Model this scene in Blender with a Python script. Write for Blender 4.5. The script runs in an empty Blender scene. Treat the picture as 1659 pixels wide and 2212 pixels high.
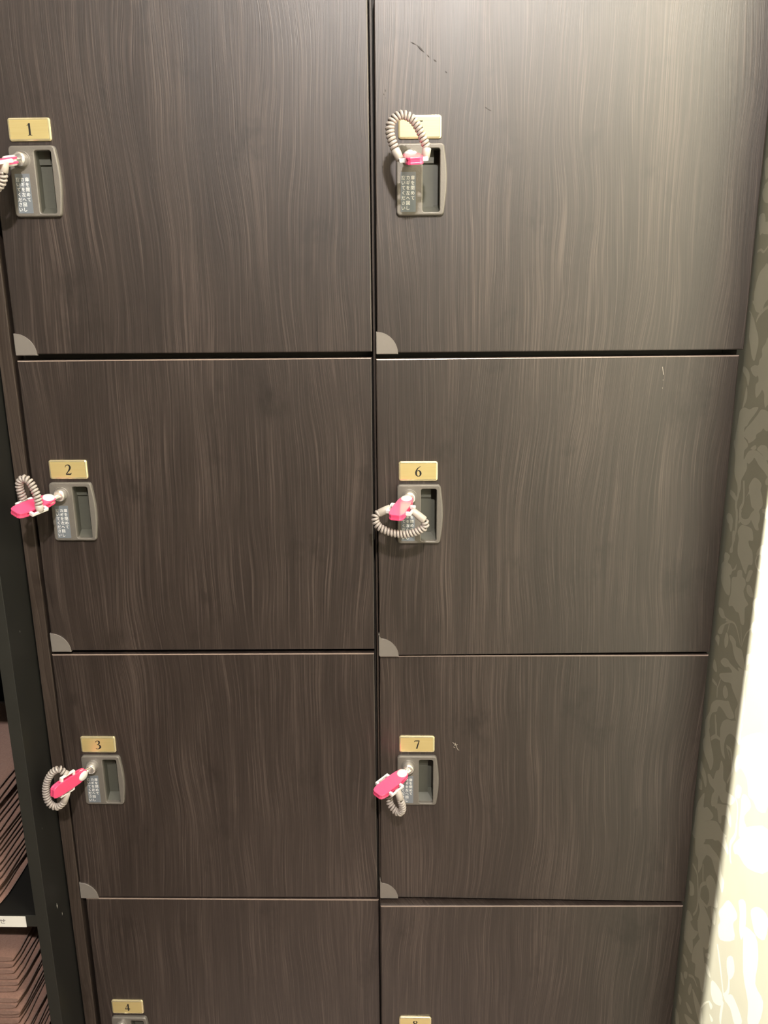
import bpy, bmesh, math, random
from mathutils import Vector, Matrix, Quaternion
random.seed(7)
C = bpy.context.scene.collection
SC = bpy.context.scene

# ------------------------------------------------------------------ camera
EYE = 1.25                       # camera height above the floor
cam_d = bpy.data.cameras.new('camera')
cam = bpy.data.objects.new('camera', cam_d); C.objects.link(cam)
SC.camera = cam
cam_d.sensor_fit = 'HORIZONTAL'; cam_d.sensor_width = 36.0
cam_d.lens = 36.0 * 1789.0 / 1659.0
cam_d.clip_start = 0.02
P_, Y_, R_ = math.radians(15.417), math.radians(-1.562), math.radians(-0.4926)
fwd = Vector((math.sin(Y_)*math.cos(P_), math.cos(Y_)*math.cos(P_), -math.sin(P_)))
rt = Vector((math.cos(Y_), -math.sin(Y_), 0)); up = rt.cross(fwd)
r2 = rt*math.cos(R_) + up*math.sin(R_); u2 = -rt*math.sin(R_) + up*math.cos(R_)
M = Matrix((r2, u2, -fwd)).transposed().to_4x4()
M.translation = Vector((0, -0.85, EYE))
cam.matrix_world = M

# ------------------------------------------------------------------ light and exposure
SC.view_settings.view_transform = 'Standard'
SC.view_settings.look = 'None'
SC.view_settings.gamma = 1.0
SC.view_settings.use_curve_mapping = False
SC.view_settings.exposure = 0.0
SC.cycles.use_denoising = True
wd = bpy.data.worlds.new('world'); SC.world = wd; wd.use_nodes = True
wd.node_tree.nodes['Background'].inputs[0].default_value = (1, .86, .72, 1)
wd.node_tree.nodes['Background'].inputs[1].default_value = 0.0
CEIL = 2.42
WARM = (1.0, .93, .88)
LAMPS = [  # name, position, aim, watts, cone deg, blend, radius
    ('downlight', (0.08, -0.42, CEIL-.012), (0.10, -0.20, 0.9), 22, 120, .5, .028),
    ('downlight', (-0.25, -0.111, CEIL-.012), (0.34, -0.30, 0.95), 1150, 62, .5, .0045),
    ('downlight', (0.14, -1.68, CEIL-.012), (0.05, -0.4, 0.9), 300, 120, .6, .05),
    ('downlight', (-0.40, -2.25, CEIL-.012), (-0.40, -2.25, 0), 6, 150, .7, .04),  # added fill lamp behind the camera, lifts the ambient light
]
for nm, p, aim, W, cone, bl, rad in LAMPS:
    l = bpy.data.lights.new('spot', 'SPOT'); l.energy = W; l.color = WARM
    l.spot_size = math.radians(cone); l.spot_blend = bl; l.shadow_soft_size = rad
    o = bpy.data.objects.new('downlight_beam', l); C.objects.link(o)
    o.location = p
    o.rotation_euler = (Vector(aim)-Vector(p)).to_track_quat('-Z', 'Y').to_euler()

# ------------------------------------------------------------------ materials
def new_mat(name):
    m = bpy.data.materials.new(name); m.use_nodes = True
    nt = m.node_tree; return m, nt, nt.nodes['Principled BSDF']
def N(nt, t, **k):
    n = nt.nodes.new(t)
    for a, b in k.items(): setattr(n, a, b)
    return n
def simple(name, col, rough=.5, metal=0., spec=.5, coat=0., noise=0., nscale=60., bump=0.):
    m, nt, b = new_mat(name)
    b.inputs['Base Color'].default_value = (*col, 1); b.inputs['Roughness'].default_value = rough
    b.inputs['Metallic'].default_value = metal; b.inputs['Specular IOR Level'].default_value = spec
    b.inputs['Coat Weight'].default_value = coat
    if noise or bump:
        tc = N(nt, 'ShaderNodeTexCoord'); n = N(nt, 'ShaderNodeTexNoise')
        n.inputs['Scale'].default_value = nscale; n.inputs['Detail'].default_value = 4
        nt.links.new(tc.outputs['Object'], n.inputs['Vector'])
        if noise:
            mx = N(nt, 'ShaderNodeMix', data_type='RGBA')
            mx.inputs[6].default_value = (*[c*(1-noise) for c in col], 1)
            mx.inputs[7].default_value = (*[min(1, c*(1+noise)) for c in col], 1)
            nt.links.new(n.outputs['Fac'], mx.inputs[0]); nt.links.new(mx.outputs[2], b.inputs['Base Color'])
        if bump:
            bp = N(nt, 'ShaderNodeBump'); bp.inputs['Strength'].default_value = bump; bp.inputs['Distance'].default_value = .001
            nt.links.new(n.outputs['Fac'], bp.inputs['Height']); nt.links.new(bp.outputs['Normal'], b.inputs['Normal'])
    return m

def wood(name, dark, mid, light, rough=.42, spec=.5):
    m, nt, b = new_mat(name); L = nt.links.new
    g = N(nt, 'ShaderNodeNewGeometry'); sp = N(nt, 'ShaderNodeSeparateXYZ'); L(g.outputs['Position'], sp.inputs[0])
    def math_(op, a, bb=None, v=None):
        n = N(nt, 'ShaderNodeMath', operation=op)
        for i, x in enumerate((a, bb)):
            if x is None: continue
            if isinstance(x, (int, float)): n.inputs[i].default_value = x
            else: L(x, n.inputs[i])
        return n.outputs[0]
    def noise(x, y, z, detail=3., rough=.5, dist=0.):
        cb = N(nt, 'ShaderNodeCombineXYZ'); n = N(nt, 'ShaderNodeTexNoise'); n.inputs['Scale'].default_value = 1
        n.inputs['Detail'].default_value = detail; n.inputs['Roughness'].default_value = rough; n.inputs['Distortion'].default_value = dist
        for i, s in enumerate((x, y, z)):
            if isinstance(s, (int, float)): cb.inputs[i].default_value = s
            else: L(s, cb.inputs[i])
        L(cb.outputs[0], n.inputs['Vector']); return n.outputs['Fac']
    X, Yp, Z = sp.outputs
    # slow sideways wander of the grain
    wob = noise(math_('MULTIPLY', X, 9.), 0, math_('MULTIPLY', Z, 2.6), 2.)
    wob2 = noise(math_('MULTIPLY', X, 40.), 3., math_('MULTIPLY', Z, 16.), 1.)
    xw = math_('ADD', X, math_('ADD', math_('MULTIPLY', wob, .055), math_('MULTIPLY', wob2, .0012)))
    xw = math_('ADD', xw, math_('MULTIPLY', Yp, .7))
    fine = noise(math_('MULTIPLY', xw, 1250.), 1., math_('MULTIPLY', Z, 8.), 3., .55)
    med = noise(math_('MULTIPLY', xw, 420.), 5., math_('MULTIPLY', Z, 3.5), 3., .6)
    big = noise(math_('MULTIPLY', xw, 24.), 9., math_('MULTIPLY', Z, 3.), 2.)
    f = math_('ADD', math_('MULTIPLY', fine, .62), math_('ADD', math_('MULTIPLY', med, .42), math_('MULTIPLY', big, .28)))
    mr = N(nt, 'ShaderNodeMapRange'); mr.inputs[1].default_value = .52; mr.inputs[2].default_value = .82; L(f, mr.inputs[0])
    cr = N(nt, 'ShaderNodeValToRGB'); e = cr.color_ramp.elements
    e[0].position = 0; e[0].color = (*dark, 1); e[1].position = 1; e[1].color = (*light, 1)
    k = e.new(.52); k.color = (*mid, 1)
    L(mr.outputs[0], cr.inputs[0])
    # short dark smudges in the veneer
    bl = noise(math_('MULTIPLY', X, 16.), 21., math_('MULTIPLY', Z, 11.), 4., .65)
    bl2 = noise(math_('MULTIPLY', xw, 260.), 22., math_('MULTIPLY', Z, 60.), 2.)
    sm = N(nt, 'ShaderNodeMapRange'); sm.inputs[1].default_value = .58; sm.inputs[2].default_value = .70; L(bl, sm.inputs[0])
    s2 = math_('MULTIPLY', sm.outputs[0], math_('MULTIPLY', bl2, 1.15))
    mx = N(nt, 'ShaderNodeMix', data_type='RGBA'); L(s2, mx.inputs[0]); L(cr.outputs[0], mx.inputs[6])
    mx.inputs[7].default_value = (dark[0]*.55, dark[1]*.5, dark[2]*.45, 1)
    L(mx.outputs[2], b.inputs['Base Color'])
    b.inputs['Roughness'].default_value = rough; b.inputs['Specular IOR Level'].default_value = spec
    bp = N(nt, 'ShaderNodeBump'); bp.inputs['Strength'].default_value = .45; bp.inputs['Distance'].default_value = .0004
    L(f, bp.inputs['Height']); L(bp.outputs['Normal'], b.inputs['Normal'])
    return m

M_WOOD = wood('dark_oak_laminate', (.0185, .0123, .0098), (.032, .0222, .0181), (.088, .065, .0535), .40, 1.0)
M_FRAME = wood('dark_oak_frame', (.030, .021, .016), (.045, .033, .026), (.075, .056, .044))
M_TOPGLINT = simple('door_top_glint', (.26, .20, .165), .22, coat=.3)  # bright highlight along the doors' top bevels, put into a paler colour
M_SCUFF = simple('pale_scratch', (.55, .5, .42), .7)
M_RUB = simple('dark_rub_mark', (.032, .024, .02), .55)
M_INNER = simple('dark_gap_board', (.036, .030, .024), .6, noise=.2)
M_LOCK = simple('taupe_painted_lock', (.185, .17, .148), .42, metal=.25, noise=.08, nscale=900, bump=.15)
M_CUP = simple('grip_recess_grey', (.085, .085, .068), .5, noise=.08, nscale=400)
M_STICK = simple('silver_grey_sticker', (.24, .27, .30), .30, metal=.35)
M_TEXT = simple('white_print', (.95, .95, .92), .5)
M_CHROME = simple('satin_chrome', (.90, .87, .83), .26, metal=.85)
M_GUARD = simple('satin_nickel_guard', (.27, .245, .22), .40, metal=.35, noise=.04, nscale=300)
M_INK = simple('black_engraving', (.012, .010, .008), .5)
M_PINK = simple('pink_plastic', (.88, .085, .21), .28, coat=.4)
M_CORE = simple('deep_pink_plastic', (.50, .008, .07), .5)
M_WHITE = simple('white_plastic', (.86, .84, .80), .3, coat=.3)
M_COIL = simple('grey_rubber_coil', (.40, .355, .32), .34, coat=.25)
M_PLUG = simple('grey_rubber_plug', (.47, .42, .37), .4, coat=.2)
M_BLACK = simple('black_shelf_board', (.010, .010, .009), .45, noise=.25, nscale=30)
M_BLACKF = simple('black_shelf_front', (.024, .024, .020), .45, noise=.15, nscale=30)
M_CHIP = simple('pale_chip', (.35, .34, .3), .6)
M_PAPER = simple('white_paper_label', (.85, .83, .76), .6)
M_GREYINK = simple('grey_ink', (.22, .2, .18), .6)
M_CEIL = simple('ceiling_plaster', (.6, .57, .52), .8)
M_PLASTER = simple('cream_plaster', (.30, .27, .23), .8, noise=.05, nscale=5)
M_FLOOR = simple('brown_floor', (.07, .05, .038), .45, noise=.2, nscale=12)
M_SKIRT = simple('dark_skirting', (.05, .035, .028), .5)

def gold():
    m, nt, b = new_mat('brushed_gold'); L = nt.links.new
    g = N(nt, 'ShaderNodeNewGeometry'); mp = N(nt, 'ShaderNodeMapping'); mp.inputs['Scale'].default_value = (25, 60, 2600)
    n = N(nt, 'ShaderNodeTexNoise'); n.inputs['Scale'].default_value = 1; n.inputs['Detail'].default_value = 2
    L(g.outputs['Position'], mp.inputs[0]); L(mp.outputs[0], n.inputs['Vector'])
    mx = N(nt, 'ShaderNodeMix', data_type='RGBA'); mx.inputs[6].default_value = (.86, .68, .27, 1); mx.inputs[7].default_value = (.98, .84, .42, 1)
    L(n.outputs['Fac'], mx.inputs[0]); L(mx.outputs[2], b.inputs['Base Color'])
    b.inputs['Metallic'].default_value = .62; b.inputs['Roughness'].default_value = .34; b.inputs['Coat Weight'].default_value = .8
    b.inputs['Coat Roughness'].default_value = .08
    return m
M_GOLD = gold()
M_GOLDRIM = simple('gold_rim', (.98, .86, .52), .16, metal=.7, coat=.8)

def fabric(name, c1, c2):
    m, nt, b = new_mat(name); L = nt.links.new
    tc = N(nt, 'ShaderNodeTexCoord'); n = N(nt, 'ShaderNodeTexNoise'); n.inputs['Scale'].default_value = 420; n.inputs['Detail'].default_value = 3
    L(tc.outputs['Object'], n.inputs['Vector'])
    mx = N(nt, 'ShaderNodeMix', data_type='RGBA'); mx.inputs[6].default_value = (*c1, 1); mx.inputs[7].default_value = (*c2, 1)
    L(n.outputs['Fac'], mx.inputs[0]); L(mx.outputs[2], b.inputs['Base Color'])
    bp = N(nt, 'ShaderNodeBump'); bp.inputs['Strength'].default_value = .6; bp.inputs['Distance'].default_value = .001
    L(n.outputs['Fac'], bp.inputs['Height']); L(bp.outputs['Normal'], b.inputs['Normal'])
    b.inputs['Roughness'].default_value = .95; b.inputs['Specular IOR Level'].default_value = .1
    b.inputs['Sheen Weight'].default_value = .3
    return m
M_TOWEL = fabric('brown_terry', (.19, .105, .08), (.29, .175, .135))

def paper(name, c1, c2):
    m, nt, b = new_mat(name); L = nt.links.new
    g = N(nt, 'ShaderNodeNewGeometry'); n = N(nt, 'ShaderNodeTexNoise'); n.inputs['Scale'].default_value = 28; n.inputs['Detail'].default_value = 5
    L(g.outputs['Position'], n.inputs['Vector'])
    mx = N(nt, 'ShaderNodeMix', data_type='RGBA'); mx.inputs[6].default_value = (*c1, 1); mx.inputs[7].default_value = (*c2, 1)
    L(n.outputs['Fac'], mx.inputs[0]); L(mx.outputs[2], b.inputs['Base Color'])
    b.inputs['Roughness'].default_value = .6; b.inputs['Specular IOR Level'].default_value = .35
    return m
M_WALLG = paper('olive_wallpaper_ground', (.37, .365, .27), (.42, .415, .31))
M_WALLL = paper('pale_wallpaper_leaf', (.53, .53, .41), (.59, .585, .46))

# ------------------------------------------------------------------ mesh helpers
def finish(name, bm, mats, parent=None, smooth=False, loc=None):
    me = bpy.data.meshes.new(name)
    bmesh.ops.recalc_face_normals(bm, faces=bm.faces[:])
    bm.to_mesh(me); bm.free()
    for m in (mats if isinstance(mats, (list, tuple)) else [mats]): me.materials.append(m)
    if smooth:
        for p in me.polygons: p.use_smooth = True
    o = bpy.data.objects.new(name, me); C.objects.link(o)
    if parent is not None: o.parent = parent
    if loc is not None: o.location = loc
    return o
def empty(name, loc, parent=None):
    o = bpy.data.objects.new(name, None); C.objects.link(o); o.location = loc; o.empty_display_size = .02
    if parent is not None: o.parent = parent
    return o
def tag(o, label=None, cat=None, group=None, kind=None):
    if label: o['label'] = label
    if cat: o['category'] = cat
    if group: o['group'] = group
    if kind: o['kind'] = kind
    return o
def box(bm, x0, x1, y0, y1, z0, z1, mi=0, bev=0., seg=2):
    vs = [bm.verts.new((x, y, z)) for x in (x0, x1) for y in (y0, y1) for z in (z0, z1)]
    idx = [(0, 1, 3, 2), (4, 6, 7, 5), (0, 4, 5, 1), (2, 3, 7, 6), (0, 2, 6, 4), (1, 5, 7, 3)]
    fs = [bm.faces.new([vs[i] for i in q]) for q in idx]
    for f in fs: f.material_index = mi
    if bev:
        es = list({e for f in fs for e in f.edges})
        r = bmesh.ops.bevel(bm, geom=es, offset=bev, segments=seg, affect='EDGES', profile=.5)
        for f in r['faces']: f.material_index = mi
    return fs
def prism(bm, pts, axis, a, b, mi=0, bev=0., bevside=1, seg=2, bmi=None):
    """extrude closed 2D outline; axis 'y': pts are (x,z), from y=a (back) to y=b (front)"""
    def mk(p, t):
        return {'y': (p[0], t, p[1]), 'x': (t, p[0], p[1]), 'z': (p[0], p[1], t)}[axis]
    A = [bm.verts.new(mk(p, a)) for p in pts]; B = [bm.verts.new(mk(p, b)) for p in pts]
    fa = bm.faces.new(A); fb = bm.faces.new(list(reversed(B)))
    fs = [fa, fb]
    n = len(pts)
    for i in range(n):
        fs.append(bm.faces.new([A[i], A[(i+1) % n], B[(i+1) % n], B[i]]))
    for f in fs: f.material_index = mi
    if bev:
        es = list(fb.edges) + (list(fa.edges) if bevside == 2 else [])
        r = bmesh.ops.bevel(bm, geom=es, offset=bev, segments=seg, affect='EDGES', profile=.5)
        for f in r['faces']: f.material_index = mi if bmi is None else bmi
def rrect(x0, x1, z0, z1, r, n=5):
    out = []
    for cx, cz, a0 in ((x1-r, z1-r, 0), (x0+r, z1-r, 90), (x0+r, z0+r, 180), (x1-r, z0+r, 270)):
        for i in range(n+1):
            a = math.radians(a0 + 90*i/n); out.append((cx+r*math.cos(a), cz+r*math.sin(a)))
    return out
def tube(bm, pts, rad, n=8, mi=0, caps=True):
    """sweep a circle along pts (list of Vector); rad number or list"""
    P = [Vector(p) for p in pts]; rings = []
    t = (P[1]-P[0]).normalized()
    a = t.orthogonal().normalized()
    for i, p in enumerate(P):
        t2 = (P[min(i+1, len(P)-1)] - P[max(i-1, 0)]).normalized()
        q = t.rotation_difference(t2); a = (q @ a); a = (a - t2*a.dot(t2)).normalized(); t = t2
        b = t.cross(a); r = rad[i] if isinstance(rad, (list, tuple)) else rad
        rings.append([bm.verts.new(p + (a*math.cos(2*math.pi*k/n) + b*math.sin(2*math.pi*k/n))*r) for k in range(n)])
    for i in range(len(P)-1):
        for k in range(n):
            f = bm.faces.new([rings[i][k], rings[i][(k+1) % n], rings[i+1][(k+1) % n], rings[i+1][k]])
            f.material_index = mi; f.smooth = True
    if caps:
        for rr in (rings[0], rings[-1]):
            f = bm.faces.new(rr); f.material_index = mi
def catmull(pts, sub=6, closed=False):
    P = [Vector(p) for p in pts]; n = len(P); out = []
    rng = range(n) if closed else range(n-1)
    for i in rng:
        if closed: p0, p1, p2, p3 = P[(i-1) % n], P[i], P[(i+1) % n], P[(i+2) % n]
        else: p0, p1, p2, p3 = P[max(i-1, 0)], P[i], P[i+1], P[min(i+2, n-1)]
        for k in range(sub):
            t = k/sub
            out.append(.5*((2*p1) + (p2-p0)*t + (2*p0-5*p1+4*p2-p3)*t*t + (3*p1-p0-3*p2+p3)*t**3))
    if not closed: out.append(P[-1])
    return out
def ribbon(pts, widths, sub=6):
    c = catmull([(p[0], p[1], 0) for p in pts], sub)
    n = len(c); L = []; R = []
    for i, p in enumerate(c):
        t = c[min(i+1, n-1)] - c[max(i-1, 0)]
        t = t.normalized() if t.length > 1e-9 else Vector((1, 0, 0))
        s = i/(n-1)*(len(widths)-1); k = min(int(s), len(widths)-2); w = widths[k]*(1-(s-k)) + widths[k+1]*(s-k)
        nrm = Vector((-t.y, t.x, 0)); L.append(p + nrm*w/2); R.append(p - nrm*w/2)
    return L, R
def boolean(o, cutter):
    m = o.modifiers.new('cut', 'BOOLEAN'); m.operation = 'DIFFERENCE'; m.object = cutter; m.solver = 'EXACT'
    bpy.context.view_layer.update()
    dg = bpy.context.evaluated_depsgraph_get()
    me = bpy.data.meshes.new_from_object(o.evaluated_get(dg))
    o.modifiers.clear(); old = o.data; o.data = me; me.name = o.name
    bpy.data.meshes.remove(old)
    bpy.data.objects.remove(cutter, do_unlink=True)

_txt = {}
def glyph_polys(ch):
    """the outline of one printed character as mesh data centred on its cell, height about 1"""
    if ch in _txt: return _txt[ch]
    cu = bpy.data.curves.new('glyph', 'FONT'); cu.body = ch; cu.size = 1; cu.align_x = 'CENTER'; cu.align_y = 'CENTER'; cu.offset = .006
    o = bpy.data.objects.new('glyph', cu); C.objects.link(o)
    bpy.context.view_layer.update()
    dg = bpy.context.evaluated_depsgraph_get()
    me = bpy.data.meshes.new_from_object(o.evaluated_get(dg))
    vs = [v.co.copy() for v in me.vertices]; fs = [tuple(p.vertices) for p in me.polygons]
    bpy.data.objects.remove(o, do_unlink=True); bpy.data.meshes.remove(me); bpy.data.curves.remove(cu)
    if vs:
        cx = (min(v.x for v in vs)+max(v.x for v in vs))/2
        vs = [Vector((v.x-cx, v.y, 0)) for v in vs]
    _txt[ch] = (vs, fs); return _txt[ch]
def put_glyph(bm, ch, x, y, z, h, mi=0):
    vs, fs = glyph_polys(ch)
    V = [bm.verts.new((x+v.x*h, y, z+v.y*h)) for v in vs]
    for f in fs:
        try: q = bm.faces.new([V[i] for i in f]); q.material_index = mi
        except ValueError: pass

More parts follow.
